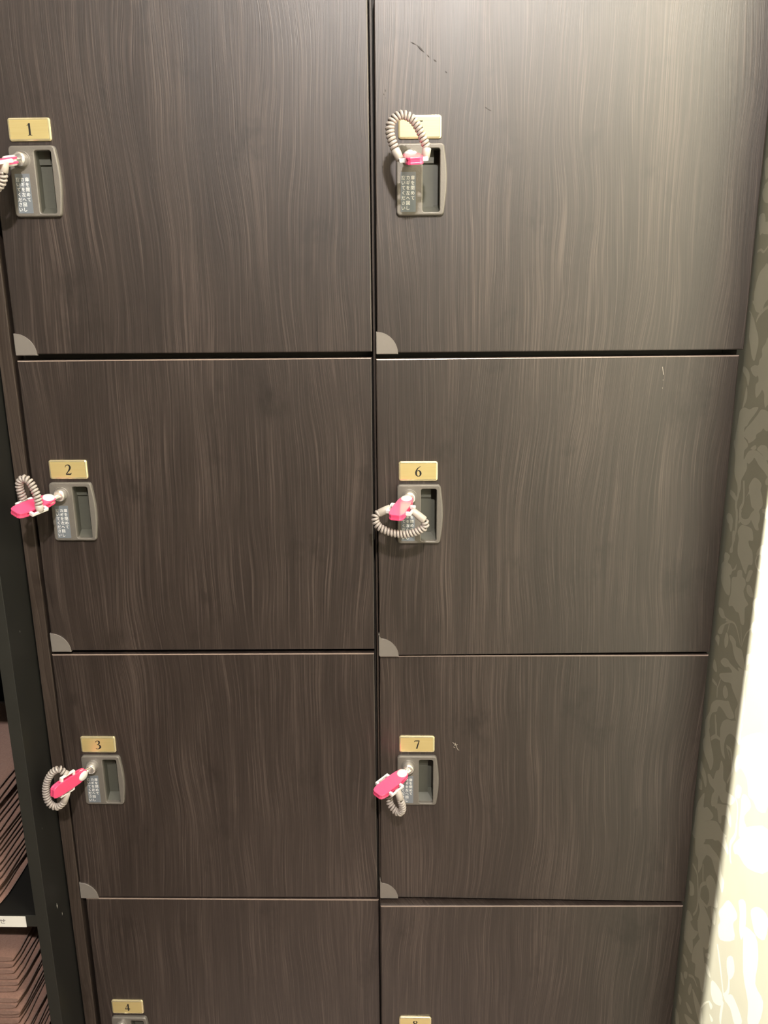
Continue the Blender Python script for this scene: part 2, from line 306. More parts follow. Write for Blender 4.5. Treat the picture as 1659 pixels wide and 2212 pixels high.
LEAVES=[[(-0.0004,1.2306),(-0.0214,1.231),(-0.0242,1.2252),(-0.0196,1.2197),(-0.0142,1.2215),(-0.0069,1.2253)],
[(0,1.218),(-0.0075,1.2138),(-0.0164,1.2042),(-0.0214,1.1995),(-0.0248,1.1918),(-0.0233,1.1837),(-0.0197,1.1738),(-0.0121,1.1783),(-0.0076,1.1855),(-0.001,1.1953),(-0.0004,1.2024),(-0.0001,1.2105)],
[(0.0044,1.1665),(-0.0055,1.1643),(-0.0118,1.1603),(-0.0132,1.1553),(-0.0112,1.1483),(-0.0053,1.1555),(0.001,1.159),(0.0059,1.1621)],
[(-0.0451,1.198),(-0.0414,1.1929),(-0.0347,1.1866),(-0.0365,1.1803),(-0.0316,1.1759),(-0.0305,1.1708),(-0.0208,1.1699),(-0.0129,1.1661),(-0.0194,1.1611),(-0.0274,1.1594),(-0.032,1.1609),(-0.0346,1.1557),(-0.0294,1.152),(-0.0303,1.144),(-0.034,1.1399),(-0.0412,1.1449),(-0.045,1.1489),(-0.0507,1.1456),(-0.0527,1.1384),(-0.0564,1.1334),(-0.0616,1.1371),(-0.0768,1.1432),(-0.0622,1.1967)],
[(-0.0075,1.1474),(-0.0117,1.1416),(-0.0111,1.1342),(-0.0073,1.1284),(-0.003,1.1246),(-0.0053,1.1361)],
[(0.0018,1.122),(-0.0078,1.1266),(-0.0211,1.1265),(-0.0304,1.1299),(-0.0412,1.1315),(-0.0366,1.1257),(-0.0241,1.1154),(-0.0202,1.1106),(-0.0134,1.1063),(-0.0156,1.0981),(-0.0124,1.09),(-0.0052,1.0865),(0.0047,1.0868),(0.0067,1.0941),(0.0046,1.107),(0.0031,1.117)],
[(-0.0488,1.1305),(-0.0634,1.1307),(-0.0757,1.1267),(-0.0681,1.1136),(-0.0621,1.1126),(-0.057,1.1137),(-0.0542,1.1107),(-0.0434,1.1052),(-0.0431,1.1016),(-0.0344,1.0963),(-0.0273,1.0939),(-0.024,1.0965),(-0.0156,1.0981),(-0.0152,1.1045),(-0.025,1.1119),(-0.0315,1.1166),(-0.0418,1.1249)],
[(0.0061,1.092),(-0.0105,1.0972),(-0.0248,1.0934),(-0.0259,1.0894),(-0.0193,1.0844),(-0.0204,1.0755),(-0.0254,1.0818),(-0.0319,1.0869),(-0.0439,1.0898),(-0.0538,1.0897),(-0.0666,1.0872),(-0.0766,1.0822),(-0.0796,1.0712),(-0.0702,1.0742),(-0.0572,1.0775),(-0.0501,1.0806),(-0.0445,1.0826),(-0.0416,1.0794),(-0.034,1.0741),(-0.0288,1.074),(-0.0303,1.0685),(-0.0246,1.0602),(-0.0196,1.0536),(-0.0206,1.045),(-0.0148,1.0358),(-0.012,1.0462),(-0.0046,1.0528),(0.0002,1.0601),(0.0018,1.0763),(0.0087,1.086)],
[(-0.0503,1.0936),(-0.0578,1.0976),(-0.0695,1.0983),(-0.0738,1.0927),(-0.0753,1.0869),(-0.0694,1.0857),(-0.0613,1.0891),(-0.0498,1.0909)],
[(-0.0336,1.0898),(-0.0437,1.0949),(-0.0469,1.0924),(-0.0415,1.0893)],
[(-0.0596,1.064),(-0.0678,1.0608),(-0.0669,1.0554),(-0.0718,1.0504),(-0.0753,1.042),(-0.0687,1.035),(-0.0723,1.0308),(-0.0684,1.0227),(-0.0579,1.0196),(-0.0513,1.0248),(-0.058,1.0331),(-0.0513,1.0345),(-0.0472,1.0398),(-0.0418,1.0454),(-0.0345,1.0387),(-0.0412,1.0479),(-0.0398,1.053),(-0.0486,1.063)],
[(0.0033,1.0129),(-0.0055,1.0125),(-0.0102,1.0058),(0.0019,1.0023),(0.008,1.0082)],
[(-0.0844,1.0738),(-0.0755,1.0677),(-0.0768,1.063),(-0.0865,1.0658)],
[(-0.0908,1.0502),(-0.0828,1.0409),(-0.0758,1.0359),(-0.0819,1.0355),(-0.0842,1.0315),(-0.0947,1.036)],
[(-0.0003,1.013),(-0.0065,1.0113),(-0.01,1.0038),(-0.0091,0.9966),(-0.0048,0.9965),(0.0001,1.0037),(0.0054,1.0068)],
[(-0.0118,0.9974),(-0.0186,0.9984),(-0.0204,0.9921),(-0.0171,0.9831),(-0.0175,0.9763),(-0.011,0.9736),(-0.01,0.9773),(-0.0139,0.9843)],
[(-0.058,1.0306),(-0.0703,1.0314),(-0.0726,1.0273),(-0.0705,1.0215),(-0.073,1.0169),(-0.066,1.0153),(-0.0602,1.0179),(-0.0555,1.0214),(-0.0581,1.0259)],
[(-0.031,1.0093),(-0.0397,1.0119),(-0.0563,1.0135),(-0.0614,1.0091),(-0.063,1.0032),(-0.0535,1.0002),(-0.056,0.9955),(-0.0648,0.9918),(-0.0679,0.9804),(-0.0598,0.977),(-0.0572,0.9723),(-0.055,0.9654),(-0.0459,0.9694),(-0.0376,0.975),(-0.0311,0.9785),(-0.0288,0.9868),(-0.0294,0.9949),(-0.0248,1.0014)],
[(0,0.9705),(-0.0119,0.9704),(-0.0082,0.9622),(-0.0157,0.9618),(-0.0223,0.9589),(-0.0281,0.9638),(-0.0311,0.9683),(-0.0301,0.9616),(-0.0227,0.9573),(-0.0197,0.9522),(-0.0159,0.9502),(-0.0196,0.9474),(-0.0216,0.94),(-0.0214,0.9299),(-0.0114,0.9285),(0.0007,0.934),(0.0054,0.9401),(0.0055,0.9461),(0.0077,0.9543),(0.0018,0.9605),(0.0033,0.9659)],
[(-0.0356,0.9619),(-0.0455,0.9659),(-0.0483,0.9607),(-0.0554,0.9594),(-0.058,0.9547),(-0.0546,0.9473),(-0.0602,0.9416),(-0.069,0.9383),(-0.0627,0.9324),(-0.0632,0.9258),(-0.0647,0.9151),(-0.0572,0.913),(-0.0496,0.9208),(-0.0415,0.9198),(-0.0323,0.9219),(-0.0231,0.9182),(-0.0215,0.9241),(-0.0248,0.9336),(-0.0232,0.9447),(-0.0244,0.9509),(-0.0346,0.9552)],
[(-0.0625,0.9719),(-0.0708,0.9743),(-0.0677,0.9672),(-0.0642,0.9609),(-0.0568,0.9588),(-0.0591,0.9652)],
[(-0.0616,0.9561),(-0.0702,0.9577),(-0.0786,0.9504),(-0.0705,0.9473),(-0.062,0.9496)],
[(0.0024,0.9061),(-0.0078,0.9084),(-0.015,0.9041),(-0.0172,0.9017),(-0.0074,0.8985),(0.0011,0.9011)],
[(-0.0879,1.0068),(-0.0795,1.002),(-0.0742,0.9944),(-0.0763,0.9913),(-0.0825,0.9955),(-0.0858,0.9924),(-0.0862,0.9867),(-0.0869,0.9795),(-0.0958,0.9821),(-0.1006,0.9943),(-0.0967,1.0086)],
[(-0.0889,1.0371),(-0.0785,1.0368),(-0.0756,1.0386),(-0.0876,1.0419)],
[(-0.0781,0.943),(-0.0847,0.9512),(-0.107,0.963),(-0.1136,0.9466),(-0.0927,0.9264),(-0.0848,0.937)],
[(-0.0176,0.8954),(-0.0161,0.8899),(-0.0123,0.8815),(-0.0022,0.8783),(-0.0038,0.884),(-0.0097,0.8908)],
[(-0.0254,0.8891),(-0.0306,0.886),(-0.0312,0.8785),(-0.0258,0.8711),(-0.0212,0.8769),(-0.0221,0.8846)],
[(0.0001,0.8754),(-0.0078,0.8752),(-0.0074,0.8651),(-0.0021,0.8671),(0.0046,0.8684)],
[(-0.0327,0.8893),(-0.0409,0.8912),(-0.0498,0.8898),(-0.0525,0.8852),(-0.0656,0.8877),(-0.0709,0.8833),(-0.077,0.8758),(-0.077,0.8706),(-0.0665,0.8695),(-0.0534,0.8715),(-0.046,0.8775),(-0.0416,0.8832),(-0.0353,0.8851)],
[(-0.0174,0.8512),(-0.0245,0.8589),(-0.0356,0.8624),(-0.0432,0.8612),(-0.0654,0.8631),(-0.0619,0.8661),(-0.0758,0.87),(-0.0856,0.8731),(-0.0833,0.8622),(-0.0845,0.8483),(-0.0879,0.8355),(-0.0858,0.8137),(-0.0789,0.8037),(-0.0731,0.8094),(-0.0666,0.8178),(-0.0718,0.8297),(-0.0635,0.8342),(-0.0539,0.8382),(-0.0486,0.8415),(-0.0312,0.8345),(-0.0189,0.8345),(-0.0207,0.8391),(-0.0405,0.8496),(-0.0494,0.8546),(-0.0402,0.8561),(-0.0297,0.851)],
[(-0.0362,0.8327),(-0.0428,0.8306),(-0.0457,0.8254),(-0.04,0.8187),(-0.0335,0.8202),(-0.0318,0.8267)],
[(-0.0057,0.7945),(-0.0187,0.806),(-0.0419,0.8172),(-0.0484,0.8207),(-0.0551,0.8176),(-0.0665,0.8129),(-0.0635,0.8082),(-0.0519,0.8023),(-0.0396,0.8035),(-0.0274,0.8031),(-0.0228,0.7968),(-0.0221,0.7938),(-0.0099,0.7851),(-0.0057,0.7763),(-0.0055,0.7709),(-0.0072,0.7647),(0.0006,0.75),(0.0053,0.7548),(0.0069,0.7671),(-0.0024,0.7823)],
[(0.0001,0.846),(-0.0072,0.8425),(-0.0106,0.836),(-0.0048,0.8338),(0.0023,0.836)],
[(-0.0497,0.7998),(-0.0629,0.8048),(-0.0781,0.8063),(-0.0864,0.8014),(-0.0816,0.7986),(-0.0698,0.8008),(-0.0562,0.7973),(-0.0465,0.7893),(-0.0426,0.7755),(-0.0387,0.7732),(-0.0367,0.7804),(-0.0387,0.7898)],
[(-0.0771,0.8851),(-0.0856,0.8925),(-0.0878,0.8845),(-0.0828,0.8786),(-0.083,0.873)],
[(-0.0892,0.9121),(-0.0987,0.9141),(-0.0992,0.9077),(-0.0895,0.9016),(-0.086,0.9051)],
[(-0.0876,0.8946),(-0.1013,0.8999),(-0.1151,0.8943),(-0.1056,0.8842),(-0.0971,0.8833),(-0.088,0.8834)],
[(-0.0863,0.9275),(-0.0969,0.9298),(-0.0955,0.9215),(-0.0859,0.9151),(-0.0808,0.9196)],
[(-0.0373,0.7855),(-0.0544,0.8002),(-0.0865,0.8173),(-0.087,0.8056),(-0.0886,0.7946),(-0.0843,0.7902),(-0.0739,0.7925),(-0.063,0.7903),(-0.0547,0.783),(-0.051,0.7745),(-0.0504,0.7654),(-0.056,0.7561),(-0.0467,0.7567),(-0.0397,0.7652),(-0.0367,0.7762)],
[(0.0043,0.7656),(-0.0049,0.7629),(-0.0124,0.7535),(-0.0171,0.7484),(-0.0266,0.7377),(-0.0261,0.7275),(-0.0216,0.72),(-0.014,0.7232),(-0.0007,0.7283),(0.0061,0.7343),(0.0077,0.7401),(0.0033,0.7494)],
[(0.006,0.7146),(-0.0019,0.7114),(-0.0115,0.7074),(-0.0158,0.698),(-0.0122,0.6923),(-0.0035,0.6988),(0.006,0.7016)],
[(-0.0473,0.7488),(-0.0543,0.7455),(-0.0577,0.733),(-0.0656,0.7318),(-0.0677,0.7242),(-0.0837,0.7301),(-0.0912,0.7289),(-0.0828,0.7175),(-0.0762,0.7148),(-0.0605,0.7058),(-0.0507,0.7076),(-0.0492,0.69),(-0.0432,0.6885),(-0.0347,0.6839),(-0.0331,0.6956),(-0.0385,0.7058),(-0.0242,0.7043),(-0.0157,0.7108),(-0.0228,0.7154),(-0.0325,0.7158),(-0.0371,0.7286),(-0.0445,0.736)],
[(-0.0478,0.695),(-0.0664,0.7067),(-0.0768,0.7126),(-0.0857,0.7068),(-0.0899,0.6965),(-0.0846,0.6946),(-0.076,0.6992),(-0.0644,0.6916),(-0.0652,0.683),(-0.0582,0.6799),(-0.0526,0.6891)],
[(-0.0917,0.7479),(-0.103,0.7518),(-0.1011,0.7388),(-0.0897,0.7342)],
[(-0.0125,0.6849),(-0.0138,0.6673),(-0.0239,0.6743),(-0.035,0.6767),(-0.0434,0.6759),(-0.035,0.6645),(-0.0196,0.6526),(-0.0364,0.6655),(-0.0501,0.6747),(-0.059,0.6772),(-0.0687,0.6757),(-0.0783,0.6742),(0.0036,0.6128),(0.0071,0.6326),(0.0066,0.6508),(0.0014,0.665)],
[(0.0068,0.6914),(-0.002,0.6916),(-0.0044,0.6829),(0.0056,0.6803)],
[(-0.0837,0.7771),(-0.08,0.7649),(-0.0859,0.7589),(-0.0954,0.7699),(-0.1122,0.7675),(-0.1196,0.7546),(-0.1308,0.7563),(-0.144,0.7538),(-0.1612,0.7717),(-0.1443,0.8337),(-0.0919,0.8026),(-0.0903,0.7836)],
[(-0.1061,0.7454),(-0.1177,0.7521),(-0.1281,0.7473),(-0.1162,0.7281),(-0.1235,0.7211),(-0.1404,0.7209),(-0.113,0.7002),(-0.1077,0.7095),(-0.1069,0.7275)],
[(0.0041,0.6314),(-0.0548,0.6743),(-0.0633,0.6736),(-0.0758,0.6758),(-0.0852,0.6705),(-0.0888,0.669),(-0.0906,0.6622),(-0.0779,0.6621),(-0.0638,0.6598),(-0.054,0.6524),(-0.0446,0.6489),(-0.033,0.6394),(-0.028,0.6379),(-0.0291,0.6336),(-0.0256,0.6265),(-0.0407,0.6372),(-0.0507,0.6391),(-0.0636,0.6419),(-0.0739,0.6407),(-0.0801,0.6301),(-0.0891,0.6268),(-0.087,0.6108),(-0.0771,0.6169),(-0.0625,0.6209),(-0.0506,0.6267),(-0.0379,0.6212),(-0.0351,0.6182),(-0.0279,0.6043),(-0.0277,0.5982),(-0.0189,0.582),(-0.015,0.5964),(-0.0048,0.5984),(-0.001,0.6124),(0.004,0.6239)],
[(-0.0526,0.6063),(-0.0641,0.609),(-0.072,0.6047),(-0.0743,0.5965),(-0.0801,0.5876),(-0.072,0.5799),(-0.0617,0.5731),(-0.0534,0.5645),(-0.0568,0.5779),(-0.0529,0.5858),(-0.0454,0.587),(-0.0434,0.5943)],
[(0.0046,0.5527),(-0.0081,0.5576),(-0.013,0.5539),(-0.0132,0.5462),(-0.0018,0.5366),(0.0005,0.545)],
[(-0.027,0.5525),(-0.0385,0.5585),(-0.0514,0.5582),(-0.0663,0.5563),(-0.0679,0.5502),(-0.0604,0.545),(-0.0689,0.5335),(-0.0456,0.5119),(-0.034,0.5197),(-0.0329,0.5305),(-0.035,0.5439)],
[(0.003,0.5091),(-0.0071,0.5172),(-0.0176,0.5153),(-0.0119,0.507),(-0.0255,0.508),(-0.037,0.5154),(-0.0336,0.5068),(-0.0239,0.492),(0.0006,0.4693),(0.0031,0.4863)],
[(-0.0647,0.575),(-0.0764,0.5763),(-0.0785,0.562),(-0.0683,0.5618)],
[(-0.0919,0.5986),(-0.0844,0.5841),(-0.0909,0.5782),(-0.0872,0.5676),(-0.0962,0.5587),(-0.1278,0.5879),(-0.121,0.6016),(-0.128,0.6147),(-0.1235,0.6204),(-0.1044,0.6171)],
[(-0.1088,0.707),(-0.1175,0.7069),(-0.1069,0.6923),(-0.0997,0.6801),(-0.1055,0.6752),(-0.1144,0.6808),(-0.138,0.6835),(-0.1775,0.7121),(-0.1671,0.7501),(-0.1271,0.7237)],
[(-0.1268,0.6355),(-0.1411,0.6465),(-0.1481,0.6259),(-0.1432,0.6021),(-0.1357,0.6079),(-0.1324,0.6255)],
[(-0.1546,0.6482),(-0.1701,0.6649),(-0.1892,0.669),(-0.1886,0.6441),(-0.1708,0.6331),(-0.1615,0.6378)],
[(0.0027,0.4961),(-0.0104,0.506),(-0.0225,0.502),(-0.0349,0.5115),(-0.0238,0.497),(-0.0277,0.4829),(-0.024,0.4723),(-0.0039,0.4715),(0.0031,0.4805)],
[(-0.031,0.5261),(-0.0509,0.5438),(-0.0627,0.5443),(-0.0714,0.534),(-0.0701,0.5244),(-0.0629,0.5143),(-0.0558,0.511),(-0.0611,0.499),(-0.0714,0.4833),(-0.0693,0.4614),(-0.0619,0.4583),(-0.054,0.4644),(-0.0412,0.457),(-0.0395,0.4712),(-0.028,0.4655),(-0.0294,0.4846),(-0.042,0.5085),(-0.0472,0.5201)],
[(-0.064,0.5103),(-0.0736,0.5185),(-0.0735,0.5117),(-0.0651,0.5063)],
[(-0.0638,0.4964),(-0.0743,0.5016),(-0.0837,0.4956),(-0.073,0.4918)],
[(-0.0007,0.4494),(-0.0135,0.4533),(-0.0198,0.4467),(-0.0088,0.4452)],
[(0.001,0.4209),(-0.008,0.4224),(-0.0137,0.4142),(-0.0037,0.4125)],
[(-0.0101,0.4318),(-0.0195,0.4392),(-0.0179,0.4285),(-0.0099,0.4242)],
[(-0.0317,0.4358),(-0.0369,0.433),(-0.0321,0.4181),(-0.0268,0.4209)],
[(-0.0386,0.4347),(-0.051,0.4366),(-0.0702,0.4353),(-0.0759,0.4222),(-0.0652,0.4157),(-0.0505,0.4227)],
[(0.0013,0.3867),(-0.0099,0.3897),(-0.0081,0.3785)],
[(-0.0234,0.3999),(-0.0353,0.4059),(-0.0465,0.4057),(-0.0354,0.3977)],
[(-0.0237,0.3817),(-0.0484,0.3987),(-0.058,0.403),(-0.0376,0.381)],
[(-0.089,0.4975),(-0.1145,0.5058),(-0.118,0.493),(-0.0984,0.4768),(-0.0873,0.4823)],
[(-0.1172,0.5544),(-0.1291,0.5673),(-0.1371,0.5563),(-0.13,0.5391),(-0.121,0.5406)],
[(-0.0858,0.4663),(-0.0965,0.4698),(-0.0931,0.4611)],
[(-0.1217,0.5058),(-0.1354,0.5255),(-0.1481,0.5283),(-0.1636,0.525),(-0.1653,0.5186),(-0.1515,0.5036),(-0.138,0.5098)],
[(-0.1342,0.615),(-0.1428,0.6189),(-0.155,0.5739),(-0.1729,0.554),(-0.1786,0.5329),(-0.1982,0.554),(-0.2015,0.5837),(-0.1822,0.5859),(-0.1817,0.6146),(-0.1696,0.6322)],
[(-0.0914,0.4533),(-0.1021,0.4562),(-0.0982,0.4494)],
[(0.006,0.3589),(-0.0056,0.3615),(-0.0106,0.3518),(-0.0012,0.3417)],
[(-0.0036,1.3013),(-0.0104,1.3035),(-0.0306,1.3009),(-0.0298,1.2919),(-0.0029,1.294)],
[(-0.0269,1.2645),(-0.0184,1.262),(-0.0096,1.2567),(-0.0039,1.2458),(-0.0024,1.2347),(-0.0086,1.2223),(-0.0195,1.2206),(-0.0305,1.2298),(-0.0381,1.2379)],
[(0.0015,1.3347),(-0.0158,1.3316),(-0.0219,1.3208),(-0.0056,1.321),(0.0031,1.3283)]]
STEMS=[([(-0.0424,1.2276),(-0.0296,1.223),(-0.0211,1.2188),(-0.0162,1.2142),(-0.0146,1.2111)],0.0036),
([(0.0047,1.2209),(-0.0014,1.2176),(-0.0049,1.2142)],0.0018),
([(-0.0159,1.0472),(-0.0158,1.0372),(-0.0133,1.031),(-0.0137,1.0244),(-0.0185,1.0173),(-0.0195,1.0085)],0.0050),
([(0.0052,1.0358),(-0.0054,1.034),(-0.0132,1.0315)],0.0066),
([(-0.026,1.0551),(-0.0302,1.0398),(-0.0297,1.0314),(-0.0248,1.0246),(-0.0282,1.0172),(-0.0246,1.01)],0.0046),
([(-0.0163,1.0225),(-0.0189,1.0131),(-0.0194,1.0008),(-0.0164,0.9908)],0.0058),
([(-0.0266,1.0253),(-0.0262,1.0168),(-0.0363,1.0147),(-0.0472,1.0184),(-0.054,1.0268),(-0.0591,1.0315)],0.0060),
([(-0.0763,0.9913),(-0.0742,0.9853),(-0.0792,0.9805),(-0.0869,0.9795)],0.0027),
([(-0.014,0.9025),(-0.0257,0.9032),(-0.0368,0.9055)],0.0021),
([(-0.0193,0.9003),(-0.0356,0.9054),(-0.0455,0.9055),(-0.0543,0.8989),(-0.0621,0.8907)],0.0023),
([(-0.0356,0.9054),(-0.0253,0.9002),(-0.0164,0.8943)],0.0021),
([(-0.0295,0.901),(-0.0267,0.8897)],0.0019),
([(-0.0813,0.9176),(-0.0712,0.9069),(-0.0648,0.8908)],0.0019),
([(-0.0579,0.9109),(-0.0642,0.8929)],0.0012),
([(-0.0161,0.8217),(-0.0181,0.8082)],0.0034),
([(-0.0001,0.8212),(-0.0145,0.8216)],0.0042),
([(-0.0224,0.8331),(-0.0168,0.819)],0.0021),
([(-0.0188,0.7882),(-0.0265,0.766)],0.0041),
([(-0.0137,0.7549),(-0.0256,0.7652),(-0.0387,0.7691)],0.0048),
([(-0.0228,0.781),(-0.0282,0.7673)],0.0041),
([(-0.0563,0.7714),(-0.0676,0.7733),(-0.0724,0.7664),(-0.0762,0.7576),(-0.0743,0.7489),(-0.0678,0.7346)],0.0043),
([(-0.0579,0.7711),(-0.0674,0.7633)],0.0019),
([(-0.0915,0.7329),(-0.0985,0.7278),(-0.1016,0.7113),(-0.1014,0.6915)],0.0029),
([(-0,0.58),(-0.016,0.5788),(-0.0219,0.5675),(-0.027,0.5525),(-0.0257,0.5358),(-0.0178,0.5218)],0.0043),
([(-0.0301,0.6031),(-0.0358,0.5821),(-0.0434,0.5876)],0.0033),
([(-0.0433,0.5882),(-0.0307,0.5733),(-0.0311,0.5583),(-0.0435,0.5605),(-0.055,0.5651)],0.0049),
([(-0.1017,0.7085),(-0.1016,0.6951),(-0.0928,0.677),(-0.097,0.6617),(-0.1005,0.6603)],0.0051),
([(-0.0239,0.4399),(-0.0386,0.4508),(-0.0515,0.4504)],0.0034),
([(-0.0904,0.5475),(-0.1015,0.5337),(-0.1196,0.5069)],0.0043),
([(-0.1196,0.5069),(-0.1288,0.5244),(-0.1251,0.5446)],0.0047),
([(-0.1196,0.5004),(-0.1187,0.4772),(-0.1206,0.4703)],0.0056),
([(-0.0679,0.4364),(-0.0759,0.4518),(-0.0862,0.465)],0.0022),
([(0.001,1.2767),(-0.0071,1.2784),(-0.0145,1.2762),(-0.0258,1.283)],0.0027),
([(-0.0244,1.2215),(-0.0272,1.2297)],0.0030)]
KEYS={
 5:dict(B=(0.004,-0.0135,1.3652),u=(0.0889,-0.9722,-0.2168),v=(0.9946,0.0752,0.0709),n=(-0.0527,-0.2219,0.9736),a1=(-0.00468,-0.0445,1.35766),e1=(-0.00936,-0.0445,1.36666),e2=(0.0194,-0.04277,1.36773),a2=(0.0182,-0.04277,1.3593),
   coil=[(-0.0098,-0.0445,1.3682),(-0.0118,-0.0444,1.3733),(-0.0135,-0.0442,1.379),(-0.0138,-0.0441,1.3844),(-0.0122,-0.0439,1.3894),(-0.0084,-0.0438,1.3931),(-0.003,-0.0436,1.395),(0.0023,-0.0435,1.3938),(0.0073,-0.0433,1.3904),(0.0114,-0.0432,1.385),(0.0148,-0.0431,1.3785),(0.0173,-0.0429,1.3727),(0.0186,-0.0428,1.3689)]),
 2:dict(B=(-0.3677,-0.0135,1.0363),u=(-0.4645,-0.8794,-0.1044),v=(0.8433,-0.4033,-0.3552),n=(0.2702,-0.2531,0.9289),a1=(-0.3918,-0.03612,1.03715),e1=(-0.39242,-0.03612,1.03882),e2=(-0.37291,-0.0454,1.03585),a2=(-0.3724,-0.0454,1.02898),
   coil=[(-0.3928,-0.0361,1.0398),(-0.3935,-0.0372,1.0459),(-0.394,-0.0382,1.053),(-0.3924,-0.0392,1.0586),(-0.3881,-0.0402,1.0622),(-0.3835,-0.0413,1.0615),(-0.3797,-0.0423,1.0574),(-0.3767,-0.0433,1.0513),(-0.3742,-0.0444,1.0448),(-0.3732,-0.0454,1.0373)]),
 6:dict(B=(0.0035,-0.0135,1.035),u=(-0.2675,-0.9519,-0.1492),v=(0.9636,-0.2636,-0.0457),n=(0.0042,-0.156,0.9877),a1=(-0.01587,-0.03998,1.0309),e1=(-0.02751,-0.03998,1.02509),e2=(0.01888,-0.04604,1.01944),a2=(0.00629,-0.04604,1.02985),
   coil=[(-0.0289,-0.04,1.0256),(-0.0308,-0.0405,1.0228),(-0.0308,-0.0411,1.0181),(-0.0285,-0.0416,1.0128),(-0.0238,-0.0422,1.0091),(-0.0172,-0.0427,1.0063),(-0.0092,-0.0433,1.0045),(-0.0007,-0.0438,1.0041),(0.0077,-0.0444,1.0058),(0.0143,-0.0449,1.0089),(0.0194,-0.0455,1.0129),(0.0217,-0.046,1.0165)]),
 3:dict(B=(-0.368,-0.0135,0.7092),u=(-0.4216,-0.906,0.0371),v=(-0.1372,0.0233,-0.9903),n=(0.8963,-0.4226,-0.1341),a1=(-0.37949,-0.04185,0.72174),e1=(-0.38313,-0.04185,0.72384),e2=(-0.38807,-0.04132,0.68646),a2=(-0.38265,-0.04132,0.69896),
   coil=[(-0.3845,-0.0419,0.7256),(-0.3873,-0.0418,0.7285),(-0.3916,-0.0418,0.7278),(-0.3968,-0.0417,0.7242),(-0.4012,-0.0417,0.7182),(-0.4048,-0.0416,0.7105),(-0.4069,-0.0416,0.7015),(-0.4069,-0.0415,0.6924),(-0.4047,-0.0415,0.6846),(-0.3999,-0.0414,0.6804),(-0.3946,-0.0414,0.6804),(-0.3904,-0.0413,0.6846)]),
 7:dict(B=(0.0022,-0.0135,0.7118),u=(-0.6562,-0.7474,-0.1042),v=(0.7507,-0.6327,-0.19),n=(0.0761,-0.2029,0.9762),a1=(-0.02678,-0.02939,0.71075),e1=(-0.02064,-0.02939,0.69477),e2=(-0.00639,-0.04394,0.69469),a2=(-0.00951,-0.04394,0.70638),
   coil=[(-0.0212,-0.0294,0.6875),(-0.0186,-0.0315,0.6818),(-0.0154,-0.0336,0.6766),(-0.0117,-0.0356,0.6733),(-0.0075,-0.0377,0.673),(-0.0044,-0.0398,0.6781),(-0.0044,-0.0419,0.6855),(-0.0059,-0.0439,0.6929)]),
 1:dict(B=(-0.3674,-0.0135,1.366),u=(-0.2716,-0.9382,-0.2144),v=(0.9549,-0.2905,0.0617),n=(0.1202,0.188,-0.9748),a1=(-0.3868,-0.03924,1.35864),e1=(-0.38564,-0.03924,1.36007),e2=(-0.36775,-0.04593,1.35073),a2=(-0.36484,-0.04593,1.36006),
   coil=[(-0.3884,-0.0392,1.3585),(-0.3932,-0.0402,1.3521),(-0.3947,-0.0412,1.344),(-0.3908,-0.0421,1.3375),(-0.3828,-0.0431,1.3357),(-0.375,-0.044,1.3387),(-0.3699,-0.045,1.3441),(-0.368,-0.0459,1.3492)]),
}

# ------------------------------------------------------------------ the room
WX = .3415; BY = .56; FY = -2.6; LX = -1.9
def slab(name, *a, mat=None):
    bm = bmesh.new(); box(bm, *a); return tag(finish(name, bm, mat), kind='structure')
slab('floor', LX-.1, WX+.1, FY-.1, BY+.1, -.1, 0, mat=M_FLOOR)
slab('ceiling', LX-.1, WX+.1, FY-.1, BY+.1, CEIL, CEIL+.1, mat=M_CEIL)
slab('wall_back', LX-.1, WX+.1, BY, BY+.1, 0, CEIL, mat=M_PLASTER)
slab('wall_front', LX-.1, WX+.1, FY-.1, FY, 0, CEIL, mat=M_PLASTER)
slab('wall_left', LX-.1, LX, FY, BY, 0, CEIL, mat=M_PLASTER)
# unseen bulkhead added above the cupboards (its front edge throws the straight shadow on the papered wall)
slab('shadow_bulkhead_1', LX, WX-.0006, -.100, BY, 1.80, CEIL, mat=M_CEIL)
# right wall: the damask leaves are part of the paper
from mathutils.geometry import delaunay_2d_cdt
PV, PF = [], []
def wall_poly(pts):
    
    if sum(pts[i-1][0]*pts[i][1]-pts[i][0]*pts[i-1][1] for i in range(len(pts))) < 0: pts = pts[::-1]
    n = len(PV); PV.extend(Vector((round(y, 5), round(z, 5))) for y, z in pts); PF.append(list(range(n, n+len(pts))))
def motif(fn):
    def ok(q): return max(p[1] for p in q) < CEIL-.03 and min(p[1] for p in q) > .02 and min(p[0] for p in q) > FY+.02 and max(p[0] for p in q) < BY-.02
    for l in LEAVES:
        q = [fn(p) for p in l]
        if ok(q): wall_poly([(v.x, v.y) for v in catmull([(p[0], p[1], 0) for p in q], 3, True)])
    for l, w in STEMS:
        q = [fn(p) for p in l]
        if ok(q):
            L, R = ribbon(q, [w*.8, w, w*.6], 5)
            wall_poly([(v.x, v.y) for v in L] + [(v.x, v.y) for v in reversed(R)])
motif(lambda p: p)
for k in range(1, 5):            # the same print continued along and up the wall
    for dz in (0, .95):
        motif(lambda p, k=k, dz=dz: (-.235*k - (p[0] if k % 2 == 0 else -.235-p[0]), p[1]+dz))
motif(lambda p: (p[0], p[1]+1.0))
n0 = len(PV); PV += [Vector(p) for p in ((FY, 0), (BY, 0), (BY, CEIL), (FY, CEIL))]; PF.append([n0, n0+1, n0+2, n0+3])
ED = [(q[i-1], q[i]) for q in PF for i in range(len(q))]
cv, ce, cf, ov, oe, of = delaunay_2d_cdt(PV, ED, [], 0, 1e-6)
import numpy as np
CVA = np.array([(v.x, v.y) for v in cv]); TRI = np.array([f for f in cf]); CEN = CVA[TRI].mean(axis=1)
INS = np.zeros(len(TRI), bool)
